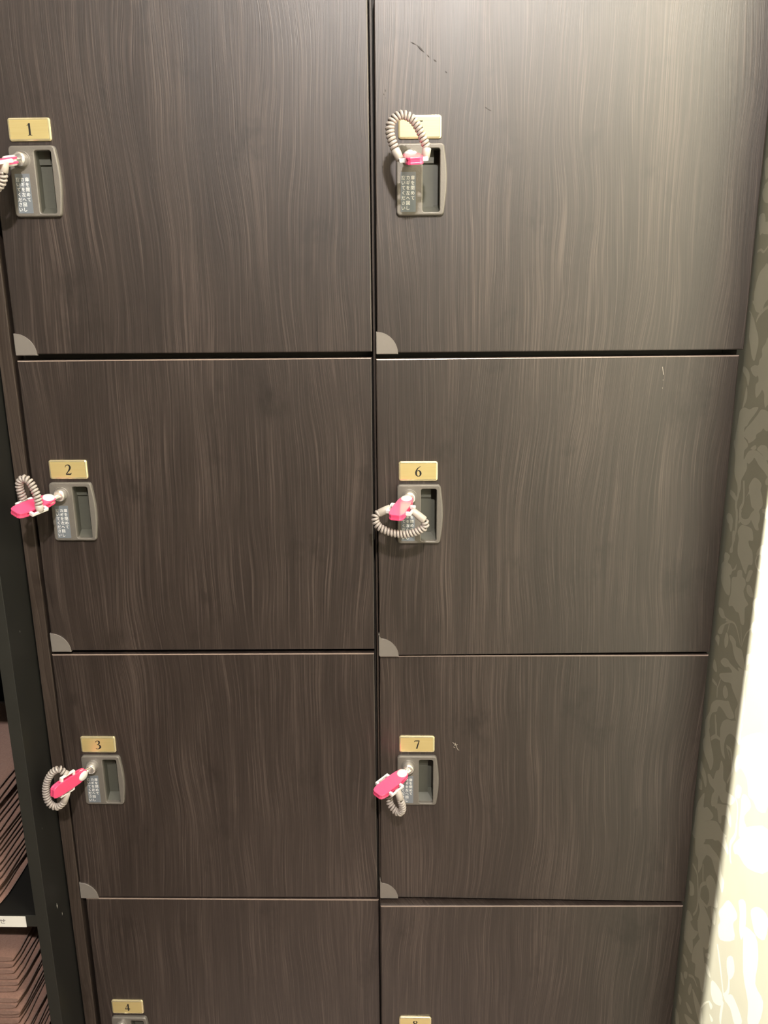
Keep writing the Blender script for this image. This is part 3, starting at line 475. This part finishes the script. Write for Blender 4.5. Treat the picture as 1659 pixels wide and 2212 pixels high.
for q in PF[:-1]:
    P2 = np.array([(PV[i].x, PV[i].y) for i in q]); lo, hi = P2.min(0), P2.max(0)
    sel = np.where((CEN[:, 0] > lo[0]) & (CEN[:, 0] < hi[0]) & (CEN[:, 1] > lo[1]) & (CEN[:, 1] < hi[1]) & ~INS)[0]
    if not len(sel): continue
    cx_, cy_ = CEN[sel, 0], CEN[sel, 1]; inside = np.zeros(len(sel), bool)
    for i in range(len(P2)):
        (xa, ya), (xb, yb) = P2[i-1], P2[i]
        if ya == yb: continue
        inside ^= ((ya > cy_) != (yb > cy_)) & (cx_ < (xb-xa)*(cy_-ya)/(yb-ya)+xa)
    INS[sel] |= inside
bm = bmesh.new(); vv = [bm.verts.new((WX, v.x, v.y)) for v in cv]
for f, o_ in zip(cf, INS):
    try: q = bm.faces.new([vv[i] for i in f]); q.material_index = 1 if o_ else 0
    except ValueError: pass
box(bm, WX+.001, WX+.1, FY, BY, 0, CEIL)
tag(finish('wall_right', bm, [M_WALLG, M_WALLL]), kind='structure')
bm = bmesh.new(); box(bm, WX-.012, WX-.0002, FY, -.60, 0, .08, bev=.002); tag(finish('baseboard_right', bm, M_SKIRT), kind='structure')

# ceiling lamps (the beams above sit in their openings)
for i, (nm, p, aim, Wt, cone, bl, rad) in enumerate(LAMPS):
    R0 = .045 if i != 1 else .009
    t = empty('ceiling_downlight', (p[0], p[1], CEIL))
    tag(t, ['round ceiling downlight closest above the locker fronts', 'tiny ceiling spotlight by the papered wall',
            'round ceiling downlight a step out from the lockers', 'added round fill downlight deep in the room'][i], 'ceiling light')
    bm = bmesh.new(); n = 32
    for r0, r1, z0, z1 in ((R0, R0+.012, -.004, -.004), (R0+.012, R0+.012, -.004, 0), (R0, R0-.003, -.004, 0)):
        a = [bm.verts.new((r0*math.cos(k*2*math.pi/n), r0*math.sin(k*2*math.pi/n), z0)) for k in range(n)]
        b = [bm.verts.new((r1*math.cos(k*2*math.pi/n), r1*math.sin(k*2*math.pi/n), z1)) for k in range(n)]
        for k in range(n): bm.faces.new([a[k], a[(k+1) % n], b[(k+1) % n], b[k]])
    finish('bezel', bm, M_WHITE, t)
    m, nt, b = new_mat('lamp_lens'); b.inputs['Emission Color'].default_value = (*WARM, 1); b.inputs['Emission Strength'].default_value = 6
    bm = bmesh.new(); bmesh.ops.create_circle(bm, cap_ends=True, radius=R0-.003, segments=32); bmesh.ops.translate(bm, verts=bm.verts[:], vec=(0, 0, -.001))
    finish('lens', bm, m, t)

# ------------------------------------------------------------------ locker cabinet
loc0 = empty('locker_cabinet', (-.04, .26, 0))
tag(loc0, 'dark wood-grain locker cabinet of numbered doors in two columns', 'locker')
OFF = Vector((.04, -.26, 0))
def child(o, par=None): o.location = OFF; return o
ROWS = [EYE+.2620, EYE-.0695, EYE-.3985, EYE-.7270, EYE-1.0570]
bm = bmesh.new()
box(bm, -.3990, -.4015+.0005, .0215, .50, .08, ROWS[0]+.001)         # left side inner
box(bm, .3255, .3395, .0215, .50, .08, ROWS[0]+.001)
box(bm, -.0385, -.0255, .0215, .499, .08, ROWS[0]+.0005)
for z in ROWS: box(bm, -.3995, .3390, .0225, .498, z-.009, z+.009)
box(bm, -.4015, .3395, .49, .502, .08, ROWS[0]+.009)
box(bm, -.39, .33, .05, .48, 0, .08)
finish('carcass', bm, M_INNER, loc0, loc=OFF)
bm = bmesh.new(); box(bm, -.41665, -.40255, -.0005, .502, 0, ROWS[0]+.0095, bev=.0008)
finish('side_panel', bm, M_FRAME, loc0, loc=OFF)
bm = bmesh.new(); box(bm, -.4025, .3395, -.001, .502, ROWS[0]+.010, ROWS[0]+.032, bev=.001)
finish('top_panel', bm, M_FRAME, loc0, loc=OFF)
bm = bmesh.new(); box(bm, -.0327, -.0308, .0040, .0213, .2, ROWS[0])
finish('centre_strip', bm, M_FRAME, loc0, loc=OFF)

# door corners (x, y, height relative to the eye): top-left, top-right, bottom-left, bottom-right
DOORS = {
 1: ((-.3975, 0, .2565), (-.0343, 0, .2570), (-.3975, 0, -.0668), (-.0338, 0, -.0664)),
 5: ((-.0285, 0, .2570), (.3371, -.001, .2575), (-.0288, -.0015, -.0675), (.3372, -.002, -.0665)),
 2: ((-.3983, 0, -.0731), (-.0344, 0, -.0722), (-.3985, 0, -.3962), (-.0350, 0, -.3932)),
 6: ((-.0300, -.004, -.0733), (.3345, 0, -.0720), (-.0293, -.004, -.3990), (.3361, 0, -.3956)),
 3: ((-.4005, 0, -.4012), (-.0355, 0, -.3984), (-.4008, 0, -.7272), (-.0351, 0, -.7228)),
 7: ((-.0295, 0, -.4015), (.3350, 0, -.3992), (-.0312, 0, -.7225), (.3372, 0, -.7248)),
 4: ((-.3960, 0, -.7291), (-.0338, 0, -.7268), (-.3975, 0, -1.052), (-.0340, 0, -1.050)),
 8: ((-.0312, -.010, -.7274), (.3352, -.002, -.7290), (-.0312, -.008, -1.052), (.3365, -.001, -1.051)),
}
# lock plates: left x, top height; number plates: left x, top height (on the door face)
LOCKS = {1: (-.3802, .1300), 5: (-.0086, .1275), 2: (-.3795, -.2008), 6: (-.0091, -.2030), 3: (-.3799, -.5285), 7: (-.0103, -.5260), 4: (-.3806, -.9085), 8: (-.0095, -.9230)}
PLATES = {1: (-.3784, .1548), 5: (-.0068, .1523), 2: (-.3777, -.1766), 6: (-.0075, -.1785), 3: (-.3788, -.5040), 7: (-.0081, -.5010), 4: (-.3790, -.8832), 8: (-.0094, -.8945)}
GW, GH, GD = .0165, .0570, .011     # grip opening
SMUDGES = [((.0042, .2144), (.0106, .2116), .0003), ((.0106, .2116), (.0180, .2050), .0007), ((.0200, .2034), (.0225, .2010), .0004), ((.0262, .1992), (.0290, .1975), .0005),
           ((.0370, .1893), (.0392, .1876), .0004), ((-.0187, .1750), (-.0183, .1722), .0004), ((-.0203, .1712), (-.0196, .1695), .0005), ((-.0184, .1680), (-.0182, .1665), .0003),
           ((.0743, .1585), (.0772, .1568), .0004), ((.0772, .1566), (.0809, .1549), .0003)]
DIGIT = {
 '1': [([(.08, .80), (.20, .86), (.30, .97)], [.015, .05, .06]), ([(.30, 1.0), (.30, .5), (.30, .02)], [.13, .13, .13]), ([(.12, .012), (.3, .025), (.48, .012)], [.022, .045, .022])],
 '2': [([(.02, .74), (.08, .90), (.24, .985), (.40, .92), (.46, .74), (.40, .54), (.24, .30), (.05, .09)], [.03, .05, .05, .11, .14, .12, .07, .05]), ([(.03, .055), (.25, .055), (.46, .06), (.55, .20)], [.09, .11, .10, .02])],
 '3': [([(.03, .80), (.11, .94), (.26, .985), (.40, .90), (.40, .72), (.28, .58), (.16, .53)], [.03, .05, .06, .12, .11, .05, .03]), ([(.17, .53), (.33, .51), (.46, .40), (.47, .22), (.34, .05), (.16, .01), (.02, .06)], [.03, .06, .12, .15, .08, .05, .07])],
 '4': [([(.37, 1.0), (.37, .5), (.37, 0)], [.12, .12, .12]), ([(.36, .99), (.18, .62), (.02, .30)], [.04, .04, .04]), ([(.0, .28), (.28, .28), (.56, .28)], [.09, .09, .09])],
 '5': [([(.14, .94), (.33, .94), (.50, .97)], [.11, .11, .07]), ([(.15, .96), (.10, .76), (.06, .58)], [.035, .035, .035]), ([(.06, .58), (.28, .58), (.45, .42), (.45, .20), (.30, .04), (.12, .01), (.0, .06)], [.04, .10, .13, .14, .07, .05, .08])],
 '6': [([(.50, .99), (.34, .90), (.16, .70), (.07, .42), (.09, .18), (.18, .05), (.28, .01)], [.02, .05, .09, .13, .12, .07, .04]), ([(.28, .01), (.42, .08), (.48, .28), (.42, .50), (.27, .58), (.10, .47)], [.04, .08, .14, .11, .05, .02])],
 '7': [([(.02, .80), (.07, .92), (.25, .94), (.52, .94)], [.02, .08, .10, .10]), ([(.50, .95), (.38, .55), (.24, 0)], [.05, .10, .11])],
 '8': [([(.27, .985), (.12, .92), (.10, .75), (.26, .56), (.45, .36), (.45, .13), (.27, .01)], [.04, .09, .12, .11, .14, .10, .04]), ([(.27, .985), (.42, .90), (.42, .73), (.26, .55), (.07, .36), (.07, .12), (.27, .01)], [.04, .09, .10, .05, .11, .10, .04])],
}
def digit(bm, ch, x, y, z, h, mi):
    w = .5*h; y -= 1e-5
    for k, (pts, wid) in enumerate(DIGIT[ch]):
        L, R = ribbon(pts, [v*1.3 for v in wid], 7)
        q = [(x + (p.x-.26)*h*1.06, z + (p.y-.5)*h) for p in L]; s = [(x + (p.x-.26)*h*1.06, z + (p.y-.5)*h) for p in R]
        a = [bm.verts.new((p[0], y-k*1e-5, p[1])) for p in q]; b = [bm.verts.new((p[0], y-k*1e-5, p[1])) for p in s]
        for i in range(len(a)-1):
            f = bm.faces.new([a[i], a[i+1], b[i+1], b[i]]); f.material_index = mi

LW, LH = .0458, .0645
def lock_outline():
    x0, x1, z1, z0 = 0, LW, 0, -LH; r = .0038; out = []
    for i in range(6):
        a = math.radians(90+90*i/5); out.append((x0+r+r*math.cos(a), z1-r+r*math.sin(a)))
    for i in range(6):
        a = math.radians(180+90*i/5); out.append((x0+r+r*math.cos(a), z0+r+r*math.sin(a)))
    for i in range(6):
        a = math.radians(270+90*i/5); out.append((x1-r+r*math.cos(a), z0+r+r*math.sin(a)))
    for i in range(1, 12):                                   # bowed right side
        t = i/12; out.append((x1 + .0026*math.sin(math.pi*t), z0+r + (LH-2*r)*t))
    for i in range(6):
        a = math.radians(0+90*i/5); out.append((x1-r+r*math.cos(a), z1-r+r*math.sin(a)))
    return out
GX = .0250; GZ = -.0045          # grip opening offset inside the lock plate

for d, (TL, TR, BL, BR) in DOORS.items():
    tl, tr, bl, br = [Vector((p[0], p[1], p[2]+EYE)) for p in (TL, TR, BL, BR)]
    # door leaf with softly rounded edges
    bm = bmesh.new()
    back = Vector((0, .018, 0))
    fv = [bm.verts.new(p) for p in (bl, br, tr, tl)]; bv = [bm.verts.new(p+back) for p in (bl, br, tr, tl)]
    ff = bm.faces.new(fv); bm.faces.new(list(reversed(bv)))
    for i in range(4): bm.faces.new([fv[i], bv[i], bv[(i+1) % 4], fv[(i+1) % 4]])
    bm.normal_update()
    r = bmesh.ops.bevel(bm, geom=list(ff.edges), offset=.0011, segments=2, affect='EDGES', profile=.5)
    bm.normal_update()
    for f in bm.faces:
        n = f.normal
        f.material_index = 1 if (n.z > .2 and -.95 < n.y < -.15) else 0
    if d in (7, 6):
        cx, cz = ((.0575, EYE-.5134) if d == 7 else (.2595, EYE-.0870))
        L = [(-.004, .004, 0, 0), (-.001, .003, .001, -.002), (.0005, -.002, .0025, -.006), (-.002, 0, .002, .001), (.003, -.0055, .0035, -.0065), (-.003, -.002, -.001, -.003)] if d == 7 else \
            [(-.001, .004, 0, -.001), (0, -.001, .0006, -.004), (.0005, -.009, .0007, -.0095), (.0006, -.017, .0008, -.0176)]
        yf = lambda x: tl.y + (tr.y-tl.y)*(x-tl.x)/(tr.x-tl.x) - .00015
        for x0, z0, x1, z1 in L:
            w = .00022; nx, nz = -(z1-z0), (x1-x0); q = math.hypot(nx, nz); nx, nz = nx/q*w, nz/q*w
            f = bm.faces.new([bm.verts.new((cx+x, yf(cx+x), cz+z)) for x, z in ((x0-nx, z0-nz), (x1-nx, z1-nz), (x1+nx, z1+nz), (x0+nx, z0+nz))]); f.material_index = 2
    if d == 5:      # faint dark rub marks high on door 5
        for (x0, z0), (x1, z1), w in SMUDGES:
            nx, nz = -(z1-z0), (x1-x0); q = math.hypot(nx, nz); nx, nz = nx/q*w, nz/q*w
            yy = -.0009 if x0 < .05 else -.0011
            pts = [(x0, z0), ((x0+x1)/2-nx, (z0+z1)/2-nz), (x1, z1), ((x0+x1)/2+nx, (z0+z1)/2+nz)]
            f = bm.faces.new([bm.verts.new((x, yy, z+EYE)) for x, z in pts]); f.material_index = 3
    door = finish('locker_door', bm, [M_WOOD, M_TOPGLINT, M_SCUFF, M_RUB], loc0, loc=OFF)
    # face depth at a point of this door
    def fy(x, z):
        s = (x-bl.x)/(br.x-bl.x); t = (z-bl.z)/(tl.z-bl.z)
        return (bl.y*(1-s)+br.y*s)*(1-t) + (tl.y*(1-s)+tr.y*s)*t
    lx, lz = LOCKS[d]; lz += EYE
    ly = fy(lx, lz)
    cut = bmesh.new(); box(cut, lx+GX-.0012, lx+GX+GW+.0012, ly-.01, ly+.03, lz+GZ-GH-.0012, lz+GZ+.0012)
    cutter = finish('cutter', cut, M_INNER); cutter.location = OFF + loc0.location
    bpy.context.view_layer.update()
    boolean(door, cutter)
    # number plate
    px, pz = PLATES[d]; pz += EYE; py = fy(px, pz)
    pl = bmesh.new()
    base_ = rrect(px, px+.0410, pz-.0209, pz, .0026, 6); prev = None
    for e, h, mi in ((0, -.0003, 1), (0, .0010, 1), (.0004, .0017, 1), (.0011, .0021, 1), (.0019, .0022, 1)):
        cur = [pl.verts.new((p[0], py-h, p[1])) for p in rrect(px+e, px+.0410-e, pz-.0209+e, pz-e, .0026-e, 6)]
        if prev:
            for i in range(len(cur)):
                f = pl.faces.new([prev[i], prev[(i+1) % len(cur)], cur[(i+1) % len(cur)], cur[i]]); f.material_index = mi
        prev = cur
    pl.faces.new(prev)
    digit(pl, str(d), px+.0205, py-.0022, pz-.0105, .0108, 2)
    tag(finish('number_plate', pl, [M_GOLD, M_GOLDRIM, M_INK], door), label='brass plate with the black number %d' % d)
    if d == 8: pass
    # lock plate with its grip opening
    lm = bmesh.new(); o2 = [(x+lx, z+lz) for x, z in lock_outline()]
    gh = rrect(lx+GX, lx+GX+GW, lz+GZ-GH, lz+GZ, .0022, 4)
    def offs(pts, e):
        n = len(pts); res = []
        for i, p in enumerate(pts):
            t = Vector(pts[(i+1) % n]) - Vector(pts[i-1]); t.normalize(); res.append((p[0]-t.y*e, p[1]+t.x*e))
        return res
    def loop(pts, y): return [lm.verts.new((p[0], y, p[1])) for p in pts]
    def bridge(a, b):
        for i in range(len(a)): lm.faces.new([a[i], a[(i+1) % len(a)], b[(i+1) % len(a)], b[i]])
    OL = [loop(offs(o2, e), ly-h) for e, h in ((0, -.0003), (0, .0026), (.0003, .0034), (.0008, .0040), (.0015, .0042))]
    IL = [loop(offs(gh, e), ly-h) for e, h in ((0, -.0008), (0, .0036), (-.0003, .0040), (-.0008, .0042))]
    for q in (OL, IL):
        for i in range(len(q)-1): bridge(q[i], q[i+1])
    lm.edges.ensure_lookup_table()
    def le(l): return [lm.edges.get((l[i], l[(i+1) % len(l)])) for i in range(len(l))]
    bmesh.ops.triangle_fill(lm, edges=le(OL[-1])+le(IL[-1]), use_beauty=True, normal=(0, -1, 0))
    lock = finish('lock_plate', lm, M_LOCK, door)
    # shallow ring pressed round the cylinder
    cxx, czz = lx+.0128, lz-.0128
    rg = bmesh.new(); n = 40
    prof = [(.0083, 0), (.0079, .0005), (.0074, .0005), (.0070, 0)]
    rings = [[rg.verts.new((cxx+q*math.cos(2*math.pi*k/n), ly-.0041-h, czz+q*math.sin(2*math.pi*k/n))) for k in range(n)] for q, h in prof]
    for i in range(3):
        for k in range(n): rg.faces.new([rings[i][k], rings[i][(k+1) % n], rings[i+1][(k+1) % n], rings[i+1][k]])
    finish('lock_ring', rg, M_LOCK, lock, smooth=True)
    # grip recess: shallow floor, deeper finger slot under the right edge, sloping sill
    cu = bmesh.new(); x0, x1, z1, z0 = lx+GX, lx+GX+GW, lz+GZ, lz+GZ-GH; yb = ly+.0005; fl = ly+.0095; dp = ly+.0165; xs = x0+GW*.66
    def quad(*p):
        cu.faces.new([cu.verts.new(q) for q in p])
    quad((x0, yb, z0), (x0, yb, z1), (x0, fl, z1), (x0, fl, z0+.006))
    quad((x0, fl, z0+.006), (xs, fl, z0+.006), (xs, fl, z1), (x0, fl, z1))
    quad((xs, fl, z0+.006), (xs, dp, z0+.008), (xs, dp, z1), (xs, fl, z1))
    quad((xs, dp, z0+.008), (x1, dp, z0+.008), (x1, dp, z1), (xs, dp, z1))
    quad((x1, yb, z0), (x1, yb, z1), (x1, dp, z1), (x1, dp, z0+.008))
    quad((x0, yb, z1), (x1, yb, z1), (x1, dp, z1), (xs, dp, z1), (xs, fl, z1), (x0, fl, z1))
    quad((x0, yb, z0), (xs, yb, z0), (xs, fl, z0+.006), (x0, fl, z0+.006))
    quad((xs, yb, z0), (x1, yb, z0), (x1, dp, z0+.008), (xs, dp, z0+.008), (xs, fl, z0+.006))
    quad((x0, fl-.0001, z1-.012), (xs, fl-.0001, z1-.012), (xs, fl-.0022, z1-.0118), (x0, fl-.0022, z1-.0118))
    quad((x0, fl-.0022, z1-.0118), (xs, fl-.0022, z1-.0118), (xs, fl-.0022, z1), (x0, fl-.0022, z1))
    finish('grip_recess', cu, M_CUP, lock)
    # cylinder
    cy = bmesh.new(); n = 32; prof = [(.0064, 0), (.0064, .0066), (.0060, .0076), (.0052, .0081), (.0048, .0077), (.0044, .0081), (.0005, .0084)]
    rings = [[cy.verts.new((cxx+q*math.cos(2*math.pi*k/n), ly-.0036-h, czz+q*math.sin(2*math.pi*k/n))) for k in range(n)] for q, h in prof]
    for i in range(len(prof)-1):
        for k in range(n): cy.faces.new([rings[i][k], rings[i][(k+1) % n], rings[i+1][(k+1) % n], rings[i+1][k]])
    cy.faces.new(rings[-1])
    finish('lock_cylinder', cy, M_CHROME, lock)
    # instruction sticker, three vertical lines of white print read from the right
    st = bmesh.new(); sx0, sx1 = lx+.0042, lx+.0186; sz1, sz0 = lz-.0252, lz-.0612
    prism(st, rrect(sx0, sx1, sz0, sz1, .0004, 1), 'y', ly-.0041, ly-.0044, 0)
    if d != 8:
        for ci, col in enumerate(('扉を閉めて', 'カギを左へ回し', '抜いてください')):
            for ri, ch in enumerate(col):
                put_glyph(st, ch, sx1-.0030-ci*.0044, ly-.00447, sz1-.0055-ri*.00455, .0040, 1)
    finish('instruction_sticker', st, [M_STICK, M_TEXT], lock)
    # quarter-round corner guard at the lower left, folded over the edges
    gd = bmesh.new(); rad = .0222; gx, gz = bl.x-.0009, bl.z-.0012; gy = bl.y
    out = [(gx+.0016, gz), (gx+.0005, gz+.0005), (gx, gz+.0016)] if d in (6, 7) else [(gx+.0006, gz), (gx, gz+.0006)]
    arc = []
    for i in range(15):
        a = math.radians(90-90*i/14); arc.append((gx+rad*math.cos(a)*.995, gz+rad*math.sin(a)))
    lip = [(gx, gz+rad+.0055), (gx+.0007, gz+rad+.0052), (gx+.0010, gz+rad+.0012), (gx+.0022, gz+rad-.0004)] if d in (6, 7) else []
    if lip: arc = arc[2:]
    pts = out + lip + arc
    prism(gd, pts, 'y', gy+.0030, gy-.0013, 0, bev=.0009, seg=2)
    finish('corner_guard', gd, M_GUARD, door)

# ------------------------------------------------------------------ keys on coiled wrist bands
KEY_LABELS = {
 1: 'pink locker key in lock 1, topmost on the left, cut off by the photo edge',
 2: 'pink key in lock 2, its grey coil looped upward over the cabinet frame',
 3: 'pink key in lock 3, its grey coil ring hanging to the left',
 5: 'pink key in lock 5, seen end-on below its tall grey coil arch',
 6: 'pink key in lock 6, pointing at the viewer above its drooping coil',
 7: 'pink key in lock 7, flat pink face showing, coil hanging underneath'}
for k, D in KEYS.items():
    B, U, V, Nn = Vector(D['B']), Vector(D['u']), Vector(D['v']), Vector(D['n'])
    root = empty('locker_key', B)
    tag(root, KEY_LABELS[k], 'key', 'pink locker keys with coil wristbands')
    F = Matrix((U, V, Nn)).transposed()
    def w2(p): return F @ Vector(p)
    def xf(bm):
        for v in bm.verts: v.co = F @ v.co
    # blade and bow pushed into the cylinder
    bm = bmesh.new(); box(bm, -.002, .012, -.0036, .0036, -.0009, .0009, bev=.0003)
    xf(bm)
    tube(bm, [Vector((0, .003, 0)), w2((.004, 0, 0))], .0024, 10)
    finish('key_bow', bm, M_CHROME, root)
    # pivot cap
    bm = bmesh.new(); n = 28
    prof = [(.0, .0049), (.0050, .0047), (.0062, .0038), (.0064, .0), (.0062, -.0038), (.0050, -.0047), (0, -.0049)]
    rings = [[bm.verts.new((.0108+max(q, 1e-5)*math.cos(2*math.pi*j/n), max(q, 1e-5)*.92*math.sin(2*math.pi*j/n), h)) for j in range(n)] for q, h in prof]
    for i in range(len(prof)-1):
        for j in range(n): bm.faces.new([rings[i][j], rings[i][(j+1) % n], rings[i+1][(j+1) % n], rings[i+1][j]])
    xf(bm); finish('pivot_cap', bm, M_WHITE, root, smooth=True)
    # holder: two pink shells around a darker core
    def outline(g=0.):
        hw = [(.0055, .0050), (.0075, .0063), (.015, .0073), (.026, .0080), (.043, .0081), (.0485, .0077), (.0518, .0063), (.0530, .0042)]
        a = [(u, v-g) for u, v in hw] ; a[-1] = (a[-1][0]-g, a[-1][1]); return a + [(u, -v) for u, v in reversed(a)]
    for z0, z1 in ((.0010, .0031), (-.0031, -.0010)):
        bm = bmesh.new(); prism(bm, outline(), 'z', z0, z1, 0, bev=.0005, bevside=2, seg=2); xf(bm); finish('key_holder', bm, M_PINK, root)
    bm = bmesh.new(); prism(bm, outline(g=.0016), 'z', -.0009, .0009)
    prism(bm, [(.0440, .0079), (.0483, .0074), (.0514, .0061), (.0527, .0041), (.0527, -.0041), (.0514, -.0061), (.0483, -.0074), (.0440, -.0079)], 'z', -.0012, .0012, 1); xf(bm)
    finish('holder_core', bm, [M_CORE, M_PINK], root)
    # white clips on both long sides
    for s in (-1, 1):
        bm = bmesh.new()
        box(bm, .0215, .0415, s*.0112 if s > 0 else -.0131, s*.0131 if s > 0 else -.0112, -.0017, .0017, bev=.0006)
        for u0 in (.0215, .0385):
            y0, y1 = sorted((s*.0074, s*.0125)); box(bm, u0, u0+.0030, y0, y1, -.0019, .0019, bev=.0006)
        xf(bm); finish('clip', bm, M_WHITE, root)
    a1, e1, e2, a2 = [Vector(D[q])-B for q in ('a1', 'e1', 'e2', 'a2')]
    for pa, pe in ((a1, e1), (a2, e2)):
        bm = bmesh.new(); d = (pe-pa); q = [pa + d*t for t in (-.05, .0, .5, .93, 1.0)]
        tube(bm, q, [.0026, .0036, .0040, .0041, .0034], 18); finish('coil_plug', bm, M_PLUG, root)
    path = [Vector(p)-B for p in D['coil']]
    path = [e1] + path[1:-1] + [e2]
    c = catmull(path, 14)
    # arc-length resample
    L = [0]
    for i in range(1, len(c)): L.append(L[-1]+(c[i]-c[i-1]).length)
    tot = L[-1]; turns = round(tot/.00335); ns = turns*14
    pos = []; j = 0
    for i in range(ns+1):
        s = tot*i/ns
        while j < len(L)-2 and L[j+1] < s: j += 1
        t = (s-L[j])/max(1e-9, L[j+1]-L[j]); pos.append(c[j].lerp(c[j+1], t))
    tt = (pos[1]-pos[0]).normalized(); a = tt.orthogonal().normalized(); hel = []
    for i, p in enumerate(pos):
        t2 = (pos[min(i+1, ns)]-pos[max(i-1, 0)]).normalized(); a = tt.rotation_difference(t2) @ a
        a = (a-t2*a.dot(t2)).normalized(); tt = t2; b = t2.cross(a); ph = 2*math.pi*i/14
        hel.append(p + (a*math.cos(ph)+b*math.sin(ph))*.0029)
    bm = bmesh.new(); tube(bm, hel, .00142, 8); finish('wrist_coil', bm, M_COIL, root)

# ------------------------------------------------------------------ black open shelf with towels
sh = empty('towel_shelf', (-.60, .2, 0)); tag(sh, 'black open shelving unit of folded towels beside the lockers', 'shelf')
SO = Vector((.60, -.2, 0))
PX1, PX0, SL, SF = -.4180, -.4322, -.95, -.055
bm = bmesh.new(); box(bm, PX0, PX1, SF, .42, 0, 1.66, bev=.0005)
for f in bm.faces:
    if f.normal.y < -.9: f.material_index = 1
for z, y, s in ((EYE-.795+.08, -.030, .004), (EYE-.735, -.02, .0025), (EYE-.60, -.04, .0015), (EYE-.36, -.03, .0015)):
    f = bm.faces.new([bm.verts.new((PX1+.0001, y+a*s, z+b*s)) for a, b in ((0, -1), (.35, -.2), (.12, 1.1), (-.2, .4))]); f.material_index = 2
finish('side_panel', bm, [M_BLACK, M_BLACKF, M_CHIP], sh, loc=SO)
bm = bmesh.new(); box(bm, SL, SL+.0145, SF, .42, 0, 1.66, bev=.0005); finish('side_panel', bm, M_BLACK, sh, loc=SO)
bm = bmesh.new(); box(bm, SL+.0145, PX0, .41, .42, 0, 1.66); finish('back_panel', bm, M_BLACK, sh, loc=SO)
BZ = EYE-.7076
for z in (EYE-1.17, BZ, BZ+.335, 1.66):
    bm = bmesh.new(); box(bm, SL+.0145, PX0, SF+.0008, .41, z-.0158, z, bev=.0008, seg=2)
    for f in bm.faces:
        if f.normal.y < -.9: f.material_index = 1
    b_ = finish('shelf_board', bm, [M_BLACK, M_BLACKF], sh, loc=SO)
    if z == BZ:
        lb = bmesh.new(); box(lb, -.56, -.4447, SF+.0002, SF+.0008, z-.0158, z-.0012)
        put_glyph(lb, 'せ', -.4722, SF-.00002, z-.0082, .0082, 1)
        tag(finish('shelf_label', lb, [M_PAPER, M_GREYINK], b_), label='white paper strip label')

def towel(x0, x1, y0, y1, z, h, seed, label, group):
    """one folded towel: three soft layers with a rounded fold at the front"""
    rd = random.Random(seed); bm = bmesh.new(); nl = 3
    lh = h/nl
    nx, ny = 10, 16
    dx = rd.uniform(-.002, .002); dy = rd.uniform(-.004, .004)
    for k in range(nl):
        z0 = z + k*lh; ins = rd.uniform(0, .003)
        # closed rounded slab cross-section in (x,z), swept along y with gentle sag
        rings = []
        for j in range(ny+1):
            t = j/ny; y = y0+dy + (y1-y0)*t
            e = 1.0 if 0 < j < ny else .82
            wob = .0012*math.sin(7*t+seed+k*2) ; ring = []
            m = 20
            for i in range(m):
                a = 2*math.pi*i/m; ca, sa = math.cos(a), math.sin(a)
                q = abs(ca)**.22*(1 if ca >= 0 else -1); w_ = abs(sa)**.7*(1 if sa >= 0 else -1)
                x = (x0+x1)/2+dx + ((x1-x0)/2-ins)*q*(.985 if e < 1 else 1) + wob*(1 if ca > 0 else 0)
                zz = z0 + lh/2 + (lh/2*.97)*w_*e
                ring.append(bm.verts.new((x, y, zz)))
            rings.append(ring)
        for j in range(ny):
            for i in range(m):
                f = bm.faces.new([rings[j][i], rings[j][(i+1) % m], rings[j+1][(i+1) % m], rings[j+1][i]]); f.smooth = True
        bm.faces.new(rings[0]); bm.faces.new(list(reversed(rings[-1])))
    o = finish('folded_towel', bm, M_TOWEL)
    tag(o, label, 'towel', group)
    return o
TH = .0262
NB = 10; base = EYE-1.17+.0006
top_low = EYE-.7790
NB = int((top_low-base)/TH); th = (top_low-base)/NB
for i in range(NB):
    j = NB-1-i
    nm = ['topmost towel', 'second towel from the top', 'third towel from the top'][j] if j < 3 else 'towel'
    lab = ('folded brown %s of the lower shelf stack' % nm) if j < 3 else 'folded brown towel deep in the lower shelf stack'
    towel(-.71, -.4735, -.043, .20, base+i*th, th, 11+i, lab, 'brown towels on the lower shelf')
NU = 6; hu = .142/NU
for i in range(NU):
    j = NU-1-i
    nm = ['topmost', 'second', 'third', 'fourth', 'fifth', 'bottom'][j]
    towel(-.71, -.4775, -.040, .20, BZ+.0006+i*hu, hu, 51+i, 'folded brown towel, %s of the stack above the labelled shelf board' % nm, 'brown towels above the labelled board')
